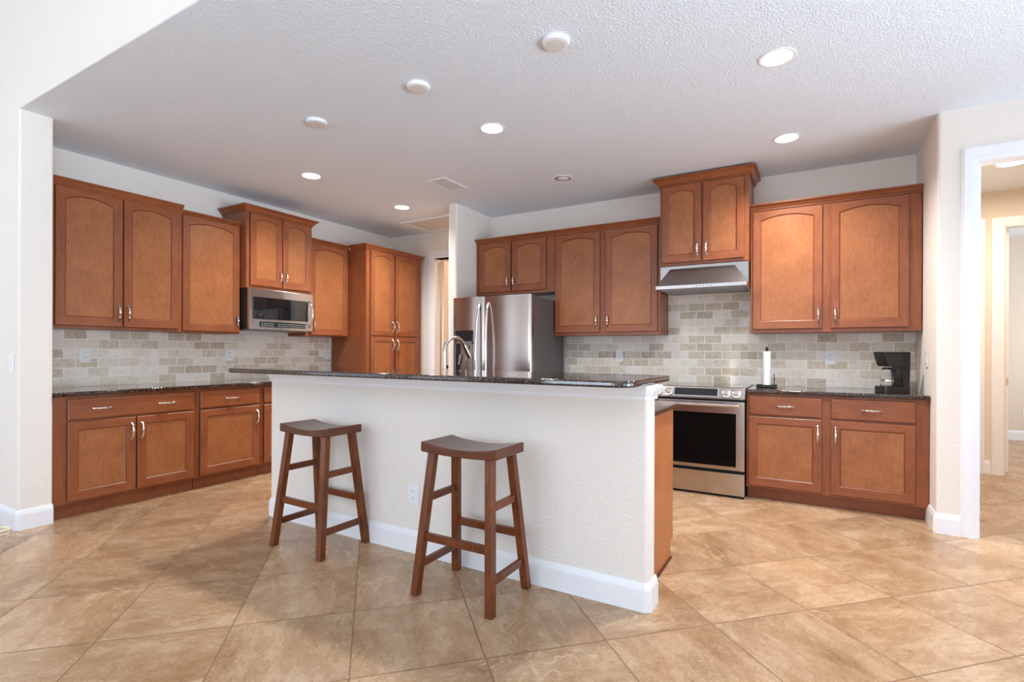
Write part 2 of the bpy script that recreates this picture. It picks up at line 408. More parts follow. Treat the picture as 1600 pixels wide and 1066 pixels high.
# baseboards
BB = [(0, 0), (.016, 0), (.016, .098), (.012, .106), (.012, .114), (.005, .132), (0, .134)]
def bboard(name, path, prof=BB):
    b = nb(); sweep(b, path, prof); return struct(name, b, TRIM)
bboard('baseboard_left', [(-7.5, 1.345), (-4.644, 1.345), (-4.63, 1.359), (-4.63, 1.53)])
bboard('baseboard_right', [(.72, 4.80), (.72, 4.504), (.734, 4.49), (.845, 4.49)])
bboard('baseboard_corridor', [(.86, 6.95), (1.40, 6.95)]); bboard('baseboard_corridor', [(1.492, 6.95), (1.54, 6.95)])
bboard('baseboard_far_room', [(1.0, 9.85), (4.9, 9.85)])
bboard('baseboard_hall', [(-4.66, YH), (-4.575, YH)])

# door casings
def casing(bm, x0, x1, y, z, wd=.092, side=-1):
    # profiled casing around an opening x0..x1 up to z on the wall plane y (side -1: towards -y)
    steps = [(0, .012), (.012, .020), (wd - .03, .016), (wd - .018, .010)]
    for k, (o, d) in enumerate(steps):
        o2 = steps[k + 1][0] if k < 3 else wd
        a, c = o, o2      # measured from the outer edge
        ya, yb = sorted((y, y + side * d))
        box(bm, x0 - wd + a, x0 - wd + c, ya, yb, 0, z + wd - a); box(bm, x1 + wd - c, x1 + wd - a, ya, yb, 0, z + wd - a)
        box(bm, x0 - wd + c, x1 + wd - c, ya, yb, z + wd - c, z + wd - a)
def door_frame(name, x0, x1, y0, y1, z, mt=TRIM, back=True):
    b = nb(); casing(b, x0, x1, y0, z)
    if back: casing(b, x0, x1, y1, z, side=1)
    for a, c in ((x0 - .012, x0 + .006), (x1 - .006, x1 + .012)): box(b, a, c, y0 - .001, y1 + .001, 0, z)
    box(b, x0, x1, y0 - .001, y1 + .001, z - .006, z + .012)
    return struct(name, b, mt)
door_frame('door_1', .938, 1.802, 4.49, 4.61, 2.486)
door_frame('door_2', 1.637, 2.485, 6.95, 7.07, 2.486)
door_frame('door_3', -4.478, -3.657, YH, YH + .12, 2.486)
b = nb(); casing(b, 1.12, 1.40, 6.95, 2.486); struct('trim_4', b, TRIM)
b = nb(); box(b, 1.12, 1.40, 6.93, 6.949, .01, 2.48); struct('door_5', b, DOORW)
# open door leaf in the far room doorway, seen on edge
d5 = nb(); box(d5, 1.672, 1.707, 7.08, 7.88, .012, 2.47, .002)
o = struct('door_6', d5, TRIM)
k = nb(); lathe(k, [(0, -.02), (.012, -.02), (.012, .02), (0, .02)], (1.69, 7.078, .94), 12, M4=Matrix.Rotation(PI / 2, 4, 'X')); box(k, 1.684, 1.696, 7.074, 7.081, .90, .98)
struct('latch_plate', k, PULL, o)
# panelled door inside the hall doorway
b = nb(); box(b, -4.46, -4.425, 5.72, 6.50, .012, 2.47, .002)
for z0, z1 in ((.25, 1.0), (1.2, 2.3)):
    box(b, -4.426, -4.418, 5.86, 6.36, z0, z1, .006); box(b, -4.420, -4.414, 5.90, 6.32, z0 + .04, z1 - .04, .005)
o = struct('door_7', b, DOORW)
b = nb(); lathe(b, [(0, 0), (.024, 0), (.024, .008), (.010, .012), (.010, .035), (.024, .04), (.026, .055), (0, .06)], (-4.425, 5.80, 1.0), 20, M4=Matrix.Rotation(PI / 2, 4, 'Y'))
struct('door_knob', b, BRONZE, o)

# ------------------------------------------------------------------ backsplashes
b = nb(); box(b, XL + .0004, XL + .012, 1.535, 4.508, .9145, 1.381); o = tag(link_bm('tile_backsplash', b, SPLASH), 'tumbled stone brick backsplash along the left wall behind the long counter', 'backsplash')
b = nb(); box(b, -2.385, .718, YB - .012, YB - .0003, .9145, 1.386); box(b, -1.273, -.486, YB - .012, YB - .0003, 1.386, 1.80)
o = tag(link_bm('tile_backsplash', b, SPLASH), 'tumbled stone brick backsplash on the back wall rising behind the range', 'backsplash')

# ------------------------------------------------------------------ cabinets
def door_loop(w, h, s, zb, zt, rise, d, n=14):
    x0, x1 = s + d, w - s - d; half = (w - 2 * s) / 2; c = w / 2
    pts = [(x0, zb + d), (x1, zb + d)]
    if rise:
        for i in range(n + 1):
            x = x1 + (x0 - x1) * i / n
            pts.append((x, h - zt - rise + rise * (1 - ((x - c) / half) ** 2) - d))
    else: pts += [(x1, h - zt - d), (x0, h - zt - d)]
    return pts
def door_leaf(parent, u0, u1, z0, z1, D, arch, handle, hv, name='door'):
    w, h, t = u1 - u0, z1 - z0, .02; s = .057; zb = .066; zt = .043 if arch else .056; rise = .038 if arch else 0
    yf = -D - t
    bm = nb(); V = lambda p, y: bm.verts.new((u0 + p[0], y, z0 + p[1]))
    L0 = door_loop(w, h, s, zb, zt, rise, 0); L1 = door_loop(w, h, s, zb, zt, rise, .006); L2 = door_loop(w, h, s, zb, zt, rise, .0095)
    e = .004
    Of = [V(p, yf) for p in ((e, e), (w - e, e), (w - e, h - e), (e, h - e))]
    Om = [V(p, yf + e) for p in ((0, 0), (w, 0), (w, h), (0, h))]
    Ob = [V(p, -D) for p in ((0, 0), (w, 0), (w, h), (0, h))]
    A = [V(p, yf) for p in L0]; B = [V(p, yf + .004) for p in L1]; Cc = [V(p, yf + .009) for p in L2]
    n = len(A)
    def F(vs, mi): f = bm.faces.new(vs); f.material_index = mi
    F((Of[0], Of[1], A[1], A[0]), 3)                      # bottom rail
    F((Of[0], A[0], A[-1], Of[3]), 0)                      # left stile
    F((Of[1], Of[2], A[2], A[1]), 0)                      # right stile
    F([Of[2], Of[3]] + A[:1:-1], 3)                        # top rail
    for i in range(n):
        j = (i + 1) % n
        F((A[i], A[j], B[j], B[i]), 0); F((B[i], B[j], Cc[j], Cc[i]), 2)
    for i in range(4):
        j = (i + 1) % 4
        F((Of[i], Of[j], Om[j], Om[i]), 0); F((Om[i], Om[j], Ob[j], Ob[i]), 2)  # dark outer sides paint in the shadow line around the door
    bmesh.ops.recalc_face_normals(bm, faces=bm.faces)
    d = part(name, bm, [W_FRAME, W_PANEL, W_GLAZE_SHADE, W_RAIL], parent, False, ang=25)
    pb = nb(); pts = [(u0 + x, z0 + z) for x, z in door_loop(w, h, s, zb, zt, rise, .0085)]
    prism(pb, pts, 'y', yf + .0085, yf + .014)
    part('door_panel', pb, W_PANEL, d, False)
    hx = u1 - .030 if handle == 'R' else u0 + .030
    zc = z0 + .115 if hv == 'B' else z1 - .11
    if hv == 'M': zc = z1 - .10
    pull(d, hx, zc, yf, True)
    return d
def pull(parent, x, z, y, vertical, L=.118):
    bm = nb(); n = 17; pts = []; rad = []
    for i in range(n):
        a = i / (n - 1); s = (a - .5) * L
        out = .027 * math.sin(PI * a) ** .5 if 0 < a < 1 else 0
        pts.append((x, y - out - .004, z + s) if vertical else (x + s, y - out - .004, z))
        rad.append(.0056 + .0048 * math.exp(-((a - .5) / .16) ** 2) + (.004 if i in (0, n - 1) else 0) + (.0028 if i in (3, n - 4) else 0))
    tube(bm, pts, rad, 10)
    for sgn in (-1, 1):
        c = (x, y, z + sgn * L / 2) if vertical else (x + sgn * L / 2, y, z)
        lathe(bm, [(0, .006), (.006, .006), (.0095, .002), (.0095, 0), (0, 0)], c, 12, M4=Matrix.Rotation(PI / 2, 4, 'X'))
    return part('handle', bm, PULL, parent, False)
def drawer_front(parent, u0, u1, z0, z1, D, pulls, name='drawer'):
    bm = nb(); t = .02; e = .007; yf = -D - t
    rings = []
    for ins, y in ((0, -D), (0, yf + .005), (.003, yf + .0015), (e, yf)):
        rings.append([bm.verts.new(p) for p in ((u0 + ins, y, z0 + ins), (u1 - ins, y, z0 + ins), (u1 - ins, y, z1 - ins), (u0 + ins, y, z1 - ins))])
    for k, (a, c) in enumerate(zip(rings, rings[1:])):
        for i in range(4):
            f = bm.faces.new((a[i], a[(i + 1) % 4], c[(i + 1) % 4], c[i])); f.material_index = 1 if k == 0 else 0  # sides coloured dark as the shadow line round the drawer
    bm.faces.new(rings[-1]); bmesh.ops.recalc_face_normals(bm, faces=bm.faces)
    d = part(name, bm, [W_RAIL, W_GLAZE_SHADE], parent, False, ang=20)
    for px in pulls: pull(d, px, (z0 + z1) / 2, yf, False)
    return d
def cabinet(name, label, org, rot, W, D, z0, z1, doors, drawers=(), crn=None, toe=None, group=None, side=None):
    t = thing(name, label, 'cabinet', (org[0], org[1], z0), rot, group)
    b = nb()
    if toe:
        box(b, 0, W, -D, -.003, .102 - z0, z1 - z0, .0015, 1); box(b, .002, W - .002, -D + toe, -.01, 0.0, .102)
    else: box(b, 0, W, -D, -.003, 0, z1 - z0, .0015, 1)
    part('cabinet_body', b, side or W_FRAME, t, False)
    for (u0, u1, a, c, arch, hs, hv) in doors: door_leaf(t, u0, u1, a - z0, c - z0, D, arch, hs, hv)
    for (u0, u1, a, c, pl) in drawers: drawer_front(t, u0, u1, a - z0, c - z0, D, pl)
    if crn:
        (zc, zt, L, R) = crn[:4]; out = crn[4] if len(crn) > 4 else .045
        path = ([(0, -(.004 if L == 1 else L))] if L else []) + [(0, -D), (W, -D)] + ([(W, -(.004 if R == 1 else R))] if R else [])
        s = out / .045; H = zt - zc; b = nb(); q = zc - z0
        pr = [(-.01, q), (.008, q), (.008, q + .010), (.013 * s, q + .014), (.016 * s, q + .3 * H), (.024 * s, q + .55 * H), (.036 * s, q + H - .016), (.045 * s, q + H - .011), (.045 * s, q + H), (-.01, q + H)]
        sweep(b, path, pr); part('crown_molding', b, W_RAIL, t, False)
    return t
R90 = PI / 2
UG = 'arched-door upper cabinets on the left wall'; UB = 'arched-door upper cabinets on the back wall'
def left(name, label, y0, y1, D, z0, z1, doors, drawers=(), **k):
    return cabinet(name, label, (XL, y0), R90, y1 - y0, D, z0, z1, [(a - y0, c - y0, *r) for a, c, *r in doors], [(a - y0, c - y0, p, q, [x - y0 for x in pl]) for a, c, p, q, pl in drawers], **k)
def back(name, label, x0, x1, D, z0, z1, doors, drawers=(), **k):
    return cabinet(name, label, (x0, YB), 0, x1 - x0, D, z0, z1, [(a - x0, c - x0, *r) for a, c, *r in doors], [(a - x0, c - x0, p, q, [x - x0 for x in pl]) for a, c, p, q, pl in drawers], **k)
left('upper_cabinet', 'wide brown wooden upper cabinet with two arched doors beside the left white wall end', 1.535, 2.549, .33, 1.385, 2.47,
     [(1.637, 2.078, 1.408, 2.46, 1, 'R', 'B'), (2.086, 2.515, 1.408, 2.46, 1, 'L', 'B')], crn=(2.462, 2.527, 0, 0, .04), group=UG)
left('upper_cabinet', 'brown upper cabinet with a single arched door between the wide pair and the microwave cabinet', 2.551, 3.109, .305, 1.382, 2.455,
     [(2.560, 3.100, 1.397, 2.452, 1, 'R', 'B')], crn=(2.445, 2.492, 0, 0, .04), group=UG)
left('upper_cabinet', 'raised short wooden cabinet with two arched doors above the microwave', 3.111, 3.885, .41, 1.845, 2.61,
     [(3.146, 3.503, 1.872, 2.595, 1, 'R', 'B'), (3.511, 3.858, 1.872, 2.595, 1, 'L', 'B')], crn=(2.60, 2.665, 1, 1, .055), group=UG)
left('upper_cabinet', 'brown upper cabinet with one arched door between the microwave and the tall pantry', 3.887, 4.508, .305, 1.385, 2.46,
     [(3.945, 4.483, 1.40, 2.45, 1, 'L', 'B')], crn=(2.452, 2.503, 0, 0, .04), group=UG)
left('pantry_cabinet', 'tall floor-standing wooden pantry cabinet at the far end of the left wall', 4.51, 5.50, .61, 0, 2.46,
     [(4.572, 4.975, 1.408, 2.445, 1, 'R', 'B'), (5.0, 5.448, 1.408, 2.445, 1, 'L', 'B'), (4.572, 4.975, .125, 1.395, 0, 'R', 'M'), (5.0, 5.448, .125, 1.395, 0, 'L', 'M')],
     crn=(2.448, 2.508, .36, 1, .05), toe=.05)
BG = 'wooden base cabinets under the left counter'
left('base_cabinet', 'brown base cabinet with one wide drawer front and two doors beside the left wall end', 1.535, 2.524, .61, 0, .882,
     [(1.618, 2.054, .118, .692, 0, 'R', 'T'), (2.064, 2.498, .118, .692, 0, 'L', 'T')], [(1.618, 2.498, .708, .858, [1.835, 2.285])], toe=.05, group=BG)
left('base_cabinet', 'brown base cabinet with a single drawer and door just left of the island wall', 2.526, 3.139, .61, 0, .882,
     [(2.553, 3.115, .118, .692, 0, 'R', 'T')], [(2.553, 3.115, .708, .858, [2.85])], toe=.05, group=BG)
left('base_cabinet', 'brown base cabinet mostly hidden behind the left end of the island', 3.141, 4.507, .61, 0, .882,
     [(3.163, 3.82, .118, .692, 0, 'R', 'T'), (3.84, 4.48, .118, .692, 0, 'L', 'T')], [(3.163, 3.82, .708, .858, [3.49]), (3.84, 4.48, .708, .858, [4.16])], toe=.05, group=BG)
back('upper_cabinet', 'short wooden cabinet with two arched doors above the refrigerator', -3.397, -2.392, .32, 1.86, 2.462,
     [(-3.345, -2.931, 1.888, 2.45, 1, 'R', 'B'), (-2.914, -2.492, 1.888, 2.45, 1, 'L', 'B')], crn=(2.455, 2.507, 0, 0, .045), group=UB)
back('upper_cabinet', 'brown two-door upper cabinet hanging between the refrigerator and the range hood', -2.390, -1.275, .32, 1.388, 2.462,
     [(-2.378, -1.881, 1.418, 2.445, 1, 'R', 'B'), (-1.822, -1.298, 1.418, 2.445, 1, 'L', 'B')], crn=(2.455, 2.507, 0, 0, .045), group=UB)
back('upper_cabinet', 'raised short wooden cabinet with two arched doors above the range hood', -1.25, -.49, .43, 2.016, 2.765,
     [(-1.23, -.881, 2.042, 2.75, 1, 'R', 'B'), (-.866, -.526, 2.042, 2.75, 1, 'L', 'B')], crn=(2.755, 2.828, 1, 1, .06), group=UB)
back('upper_cabinet', 'large two-door upper cabinet above the coffee maker, right of the range hood', -.484, .712, .32, 1.388, 2.462,
     [(-.465, .058, 1.42, 2.445, 1, 'R', 'B'), (.116, .632, 1.42, 2.445, 1, 'L', 'B')], crn=(2.455, 2.508, 0, 0, .045), group=UB)
back('base_cabinet', 'brown base cabinet with two drawers and two doors right of the range', -.484, .716, .61, 0, .882,
     [(-.466, .056, .122, .692, 0, 'R', 'T'), (.114, .636, .122, .692, 0, 'L', 'T')], [(-.466, .056, .708, .862, [-.205]), (.114, .636, .708, .862, [.375])], toe=.075)
back('base_cabinet', 'brown base cabinet between the refrigerator and the range, behind the island bar', -2.37, -1.262, .61, 0, .882,
     [(-2.34, -1.84, .122, .692, 0, 'R', 'T'), (-1.79, -1.29, .122, .692, 0, 'L', 'T')], [(-2.34, -1.84, .708, .862, [-2.09]), (-1.79, -1.29, .708, .862, [-1.54])], toe=.075)

# countertops
def slab(name, pts, z0, z1, label, bev=.008):
    b = nb(); prism(b, pts, 'z', z0, z1)
    es = [e for e in b.edges if abs(e.verts[0].co.z - e.verts[1].co.z) < 1e-6]
    bmesh.ops.bevel(b, geom=es, offset=bev, segments=3, profile=.5, affect='EDGES')
    return tag(link_bm(name, b, GRANITE, ang=35), label, 'countertop')
rect = lambda x0, x1, y0, y1: [(x0, y0), (x1, y0), (x1, y1), (x0, y1)]
slab('granite_countertop', rect(XL + .013, -4.615, 1.535, 4.505), .884, .914, 'long dark granite countertop on the base cabinets along the left wall')
slab('granite_countertop', rect(-.484, .716, 4.68, YB - .013), .884, .914, 'dark granite countertop right of the range carrying the coffee maker')
slab('granite_countertop', rect(-2.37, -1.264, 4.68, YB - .013), .884, .914, 'dark granite countertop between the refrigerator and the range')

# ------------------------------------------------------------------ island
b = nb(); box(b, -3.475, -.668, 2.418, 2.545, 0, 1.062, .022, 4, True); struct('wall_island', b, WALL)
ch = .016
ip = [(-.668 - .0, 2.545), (-.668, 2.418 + ch), (-.668 - ch, 2.418), (-3.475 + ch, 2.418), (-3.475, 2.418 + ch), (-3.475, 2.545)]
ip = ip[::-1]
b = nb(); sweep(b, ip, BB); struct('baseboard_island', b, TRIM)
b = nb(); sweep(b, ip, [(0, .992), (.008, .992), (.010, .998), (.010, 1.008), (.016, 1.016), (.026, 1.034), (.032, 1.046), (.034, 1.062), (0, 1.062)]); struct('trim_1', b, TRIM)
def rounded(x0, x1, y0, y1, rs, n=8):
    P = []; cs = [(x0, y0, PI, rs[0]), (x1, y0, 1.5 * PI, rs[1]), (x1, y1, 0, rs[2]), (x0, y1, .5 * PI, rs[3])]
    for (cx, cy, a0, r) in cs:
        ox = cx + (r if cx == x0 else -r); oy = cy + (r if cy == y0 else -r)
        for i in range(n + 1): a = a0 + i / n * PI / 2; P.append((ox + r * math.cos(a), oy + r * math.sin(a)))
    return P
slab('granite_countertop', rounded(-3.575, -.665, 2.145, 2.87, (.03, .09, .06, .03)), 1.0635, 1.0935, 'raised dark granite bar top capping the island wall', .009)
slab('granite_countertop', rounded(-3.47, -.705, 2.548, 3.235, (.004, .004, .02, .02)), .884, .914, 'lower dark granite worktop on the kitchen side of the island')
t = thing('island_cabinet', 'wooden island cabinet with a plain side panel behind the white half wall', 'cabinet', (-2.1, 2.9, 0))
b = nb(); box(b, -3.45, -.732, 2.548, 3.19, .102, .882, .001, 1); box(b, -3.45, -.732, 2.548, 3.13, 0, .102); part('cabinet_body', b, W_SIDE, t)
for i in range(5):
    x0 = -3.42 + i * .53; bm = nb(); box(bm, x0, x0 + .5, 3.19, 3.21, .12, .86, .004, 2)
    d = part('door', bm, W_FRAME, t)
    bm = nb(); box(bm, x0 + .06, x0 + .44, 3.209, 3.213, .19, .80, .002, 1); part('door_panel', bm, W_PANEL, d)
    bm = nb(); tube(bm, [(x0 + .45, 3.21, .68), (x0 + .45, 3.235, .70), (x0 + .45, 3.235, .78), (x0 + .45, 3.21, .80)], .005, 8); part('handle', bm, PULL, d)
b = nb(); box(b, -.732, -.722, 2.56, 3.13, 0, .012); part('shoe_strip', b, W_GLAZE_SHADE, t)

# faucet
t = thing('kitchen_faucet', 'brushed gooseneck pull-down faucet rising behind the bar top', 'faucet', (-2.08, 2.93, .914))
fx, fy = -2.265, 2.94
t.location = (fx, fy, .914); MW[t.as_pointer()] = Matrix.Translation((fx, fy, .914))
dx, dy = .045, .215; L = math.hypot(dx, dy); R_ = .098; ux, uy = dx / L, dy / L
pts = [(fx, fy, .93 + i * .055) for i in range(6)]; zc = 1.222
pts += [(fx + ux * (R_ - R_ * math.cos(a)), fy + uy * (R_ - R_ * math.cos(a)), zc + R_ * math.sin(a)) for a in [i * PI / 14 for i in range(0, 13)]]
b = nb(); tube(b, pts, .0135, 14); part('spout', b, STEEL, t)
e0 = Vector(pts[-1]); dr = (Vector(pts[-1]) - Vector(pts[-2])).normalized()
b = nb(); tube(b, [e0, e0 + dr * .02, e0 + dr * .06, e0 + dr * .105, e0 + dr * .11], [.013, .015, .018, .021, .018], 14); part('spray_head', b, CHROME, t)
b = nb(); lathe(b, [(0, 0), (.028, 0), (.028, .008), (.02, .02), (.018, .10), (.016, .104), (0, .104)], (fx, fy, .914), 24); part('base', b, STEEL, t)
b = nb(); tube(b, [(fx + .015, fy, .98), (fx + .05, fy, .985), (fx + .10, fy, 1.02)], [.008, .007, .005], 10); part('lever', b, STEEL, t)

# ------------------------------------------------------------------ refrigerator
t = thing('refrigerator', 'stainless side-by-side refrigerator with grey sides and bowed handles', 'refrigerator', (-2.87, 4.9, 0))
b = nb(); box(b, -3.33, -2.398, 4.545, 5.26, .03, 1.765, .004, 2); part('body', b, GREYSIDE, t)
b = nb(); box(b, -3.32, -2.41, 4.52, 4.55, .02, .09); part('toe_grille', b, BLACKM, t)
def fdoor(x0, x1):
    pts = [(x0, 4.540), (x0, 4.492), (x0 + .008, 4.480), (x0 + .03, 4.474)]
    for i in range(1, 10): a = i / 10; pts.append((x0 + .03 + (x1 - x0 - .06) * a, 4.474 - .012 * math.sin(PI * a)))
    pts += [(x1 - .03, 4.474), (x1 - .008, 4.480), (x1, 4.492), (x1, 4.540)]
    return pts
for (x0, x1, hx, bow, nm) in ((-3.342, -2.935, -2.985, -.012, 'freezer_door'), (-2.929, -2.394, -2.885, .008, 'fridge_door')):
    b = nb(); prism(b, fdoor(x0, x1), 'z', .10, 1.785)
    d = part(nm, b, STEEL_D, t, ang=30)
    b = nb(); n = 21; P = []
    for i in range(n):
        a = i / (n - 1); s = math.sin(PI * a); P.append((hx + bow * (1 if nm[1] == 'r' else 1) * s - (0 if nm[0] == 'f' and nm[1] == 'r' else 0) * s, 4.468 - .065 * s ** .6, .62 + 1.10 * a))
    tube(b, P, [.011 + .003 * math.sin(PI * i / (n - 1)) for i in range(n)], 12); part('handle', b, CHROME, d)
    if nm == 'freezer_door':
        b = nb(); box(b, -3.29, -3.07, 4.452, 4.474, 1.325, 1.437, .003, 2)
        dp = part('dispenser_panel', b, DISPLAY, d)
        b = nb(); box(b, -3.29, -3.28, 4.450, 4.475, .99, 1.32); box(b, -3.08, -3.07, 4.450, 4.475, .99, 1.32); box(b, -3.29, -3.07, 4.450, 4.475, 1.30, 1.32); box(b, -3.29, -3.07, 4.445, 4.475, .98, 1.0)
        box(b, -3.28, -3.08, 4.466, 4.476, .99, 1.31, mi=1)
        part('dispenser_recess', b, [STEEL, BLACKP], d)
        b = nb(); tube(b, [(-3.13, 4.45, 1.28), (-3.145, 4.452, 1.22), (-3.15, 4.455, 1.12)], [.016, .012, .008], 10); tube(b, [(-3.22, 4.45, 1.18), (-3.24, 4.45, 1.08)], [.01, .008], 8); part('paddle', b, GREY_SHADE, d)
b = nb(); box(b, -3.30, -3.22, 4.50, 4.60, 1.765, 1.79, .004); box(b, -2.52, -2.42, 4.50, 4.60, 1.765, 1.79, .004); part('hinge_cover', b, GREY_SHADE, t)

# ------------------------------------------------------------------ range
t = thing('kitchen_range', 'slide-in stainless range with black glass oven door beneath the hood', 'range', (-.87, 5.0, 0))
b = nb(); box(b, -1.25, -.495, 4.70, 5.30, .02, .90); part('body', b, BLACKM, t)
b = nb(); box(b, -1.257, -.490, 4.70, 5.312, .905, .922, .003); 
for (x, y, r) in ((-1.06, 4.86, .10), (-.70, 4.86, .08), (-1.06, 5.14, .08), (-.70, 5.14, .10)): lathe(b, [(r, .9221), (r, .9224), (r - .004, .9224), (r - .004, .9221)], (x, y, 0), 40, mi=1)
part('cooktop', b, [COOKTOP, GREYRING], t)
b = nb(); prism(b, [(4.70, .822), (4.655, .822), (4.652, .832), (4.688, .918), (4.705, .923), (4.72, .923), (4.72, .822)], 'x', -1.257, -.49, .002); cp = part('control_panel', b, PANELS, t)
tl = math.atan2(.036, .086); MR = Matrix.Rotation(PI / 2 - tl, 4, 'X')
def on_panel(x, z, o=0):
    y = 4.652 + (z - .832) * .036 / .086; return (x, y - o * math.cos(tl), z + o * math.sin(tl))
b = nb()
def pquad(x0, x1, z0, z1, th, mi=0):
    p = [on_panel(x, z) for x, z in ((x0, z0), (x1, z0), (x1, z1), (x0, z1))]; q = [on_panel(x, z, th) for x, z in ((x0, z0), (x1, z0), (x1, z1), (x0, z1))]
    P = [b.verts.new(v) for v in p]; Q = [b.verts.new(v) for v in q]
    for f in [Q] + [[P[i], P[(i + 1) % 4], Q[(i + 1) % 4], Q[i]] for i in range(4)]: b.faces.new(f).material_index = mi
pquad(-1.072, -.692, .838, .912, .004, 1); pquad(-1.060, -.704, .847, .905, .006, 0)
bmesh.ops.recalc_face_normals(b, faces=b.faces)
part('display', b, [DISPLAY, CHROME], cp)
for x in (-1.198, -1.108, -.633, -.554):
    b = nb(); lathe(b, [(0, 0), (.033, 0), (.033, .006), (.024, .008), (.022, .034), (.018, .038), (0, .038)], on_panel(x, .872), 24, M4=MR)
    part('knob', b, CHROME, cp)
b = nb(); box(b, -1.253, -.492, 4.655, 4.70, .232, .805, .004); d = part('oven_door', b, STEEL, t)
b = nb(); box(b, -1.19, -.557, 4.652, 4.656, .262, .705, .001); part('oven_window', b, OVENG, d)
b = nb(); tube(b, [(-1.21, 4.60, .778), (-.525, 4.60, .778)], .014, 14)
for x in (-1.19, -.545): tube(b, [(x, 4.60, .778), (x, 4.66, .775)], .010, 10)
part('door_handle', b, CHROME, d)
b = nb(); box(b, -1.253, -.492, 4.66, 4.70, .022, .205, .004); part('storage_drawer', b, STEEL, t)
b = nb(); box(b, -1.24, -.50, 4.70, 4.74, 0, .022); part('foot_rail', b, BLACKM, t)

# range hood
t = thing('range_hood', 'sloped stainless range hood under the raised short cabinet', 'range hood', (-.87, 5.1, 1.78))
b = nb(); box(b, -1.249, -.491, 4.905, 5.31, 1.815, 2.013, .002, 1)
t1 = bmesh.new()
T = [(-1.158, 4.904, 1.985), (-.60, 4.904, 1.985), (-.491, 4.76, 1.818), (-1.249, 4.76, 1.818)]; B2 = [(-1.249, 4.904, 1.818), (-.491, 4.904, 1.818)]
v = [t1.verts.new(p) for p in T + B2]
for f in ((0, 1, 2, 3), (0, 3, 4), (1, 5, 2), (3, 2, 5, 4), (0, 4, 5, 1)): t1.faces.new([v[i] for i in f])
bmesh.ops.recalc_face_normals(t1, faces=t1.faces); merge(b, t1)
part('canopy', b, HOODS, t, ang=20)
b = nb(); box(b, -1.252, -.488, 4.75, 5.31, 1.785, 1.817, .002, 1); lp = part('lip', b, STEEL, t)
b = nb()
for i in range(5): box(b, -.90 + i * .03, -.888 + i * .03, 4.748, 4.751, 1.796, 1.806)
part('buttons', b, GLYPH, lp)
b = nb()
for k in range(2):
    x0 = -1.22 + k * .36; box(b, x0, x0 + .34, 4.80, 5.26, 1.780, 1.786)
    for j in range(11): box(b, x0 + .01, x0 + .33, 4.82 + j * .04, 4.835 + j * .04, 1.777, 1.781)
part('grease_filter', b, GREY_SHADE, t)

# microwave
t = thing('microwave', 'over-the-range stainless microwave with black window on the left wall', 'microwave', (-5.04, 3.49, 1.425))
y0, y1 = 3.118, 3.872
b = nb(); box(b, XL + .015, -4.85, y0, y1, 1.43, 1.842, .003); part('body', b, BLACKM, t)
b = nb(); prism(b, [(-4.85, y0), (-4.818, y0 + .004), (-4.812, (y0 + y1) / 2), (-4.818, y1 - .004), (-4.85, y1)], 'z', 1.432, 1.838, .001); d = part('front', b, STEEL, t, ang=15)
b = nb(); box(b, -4.816, -4.8075, 3.155, 3.80, 1.535, 1.757, .002); part('window', b, BLACKG, d)
b = nb(); box(b, -4.816, -4.808, 3.228, 3.770, 1.458, 1.512, .002, mi=0)
for i in range(22):
    for j in range(2):
        if i in (6, 7): continue
        yy = 3.245 + i * .0238; box(b, -4.8085, -4.8075, yy, yy + .012, 1.468 + j * .02, 1.476 + j * .02, mi=1)
part('keypad', b, [DISPLAY, GLYPH], d)
b = nb(); tube(b, [(-4.812, 3.815, 1.765)] + [(-4.80 - 0 + .05 * math.sin(PI * i / 12) ** .7, 3.815, 1.755 - .27 * i / 12) for i in range(1, 12)] + [(-4.812, 3.815, 1.475)], .010, 12); part('handle', b, CHROME, d)
b = nb(); box(b, -5.18, -4.88, 3.16, 3.83, 1.424, 1.431); part('vent_grille', b, GREY_SHADE, t)

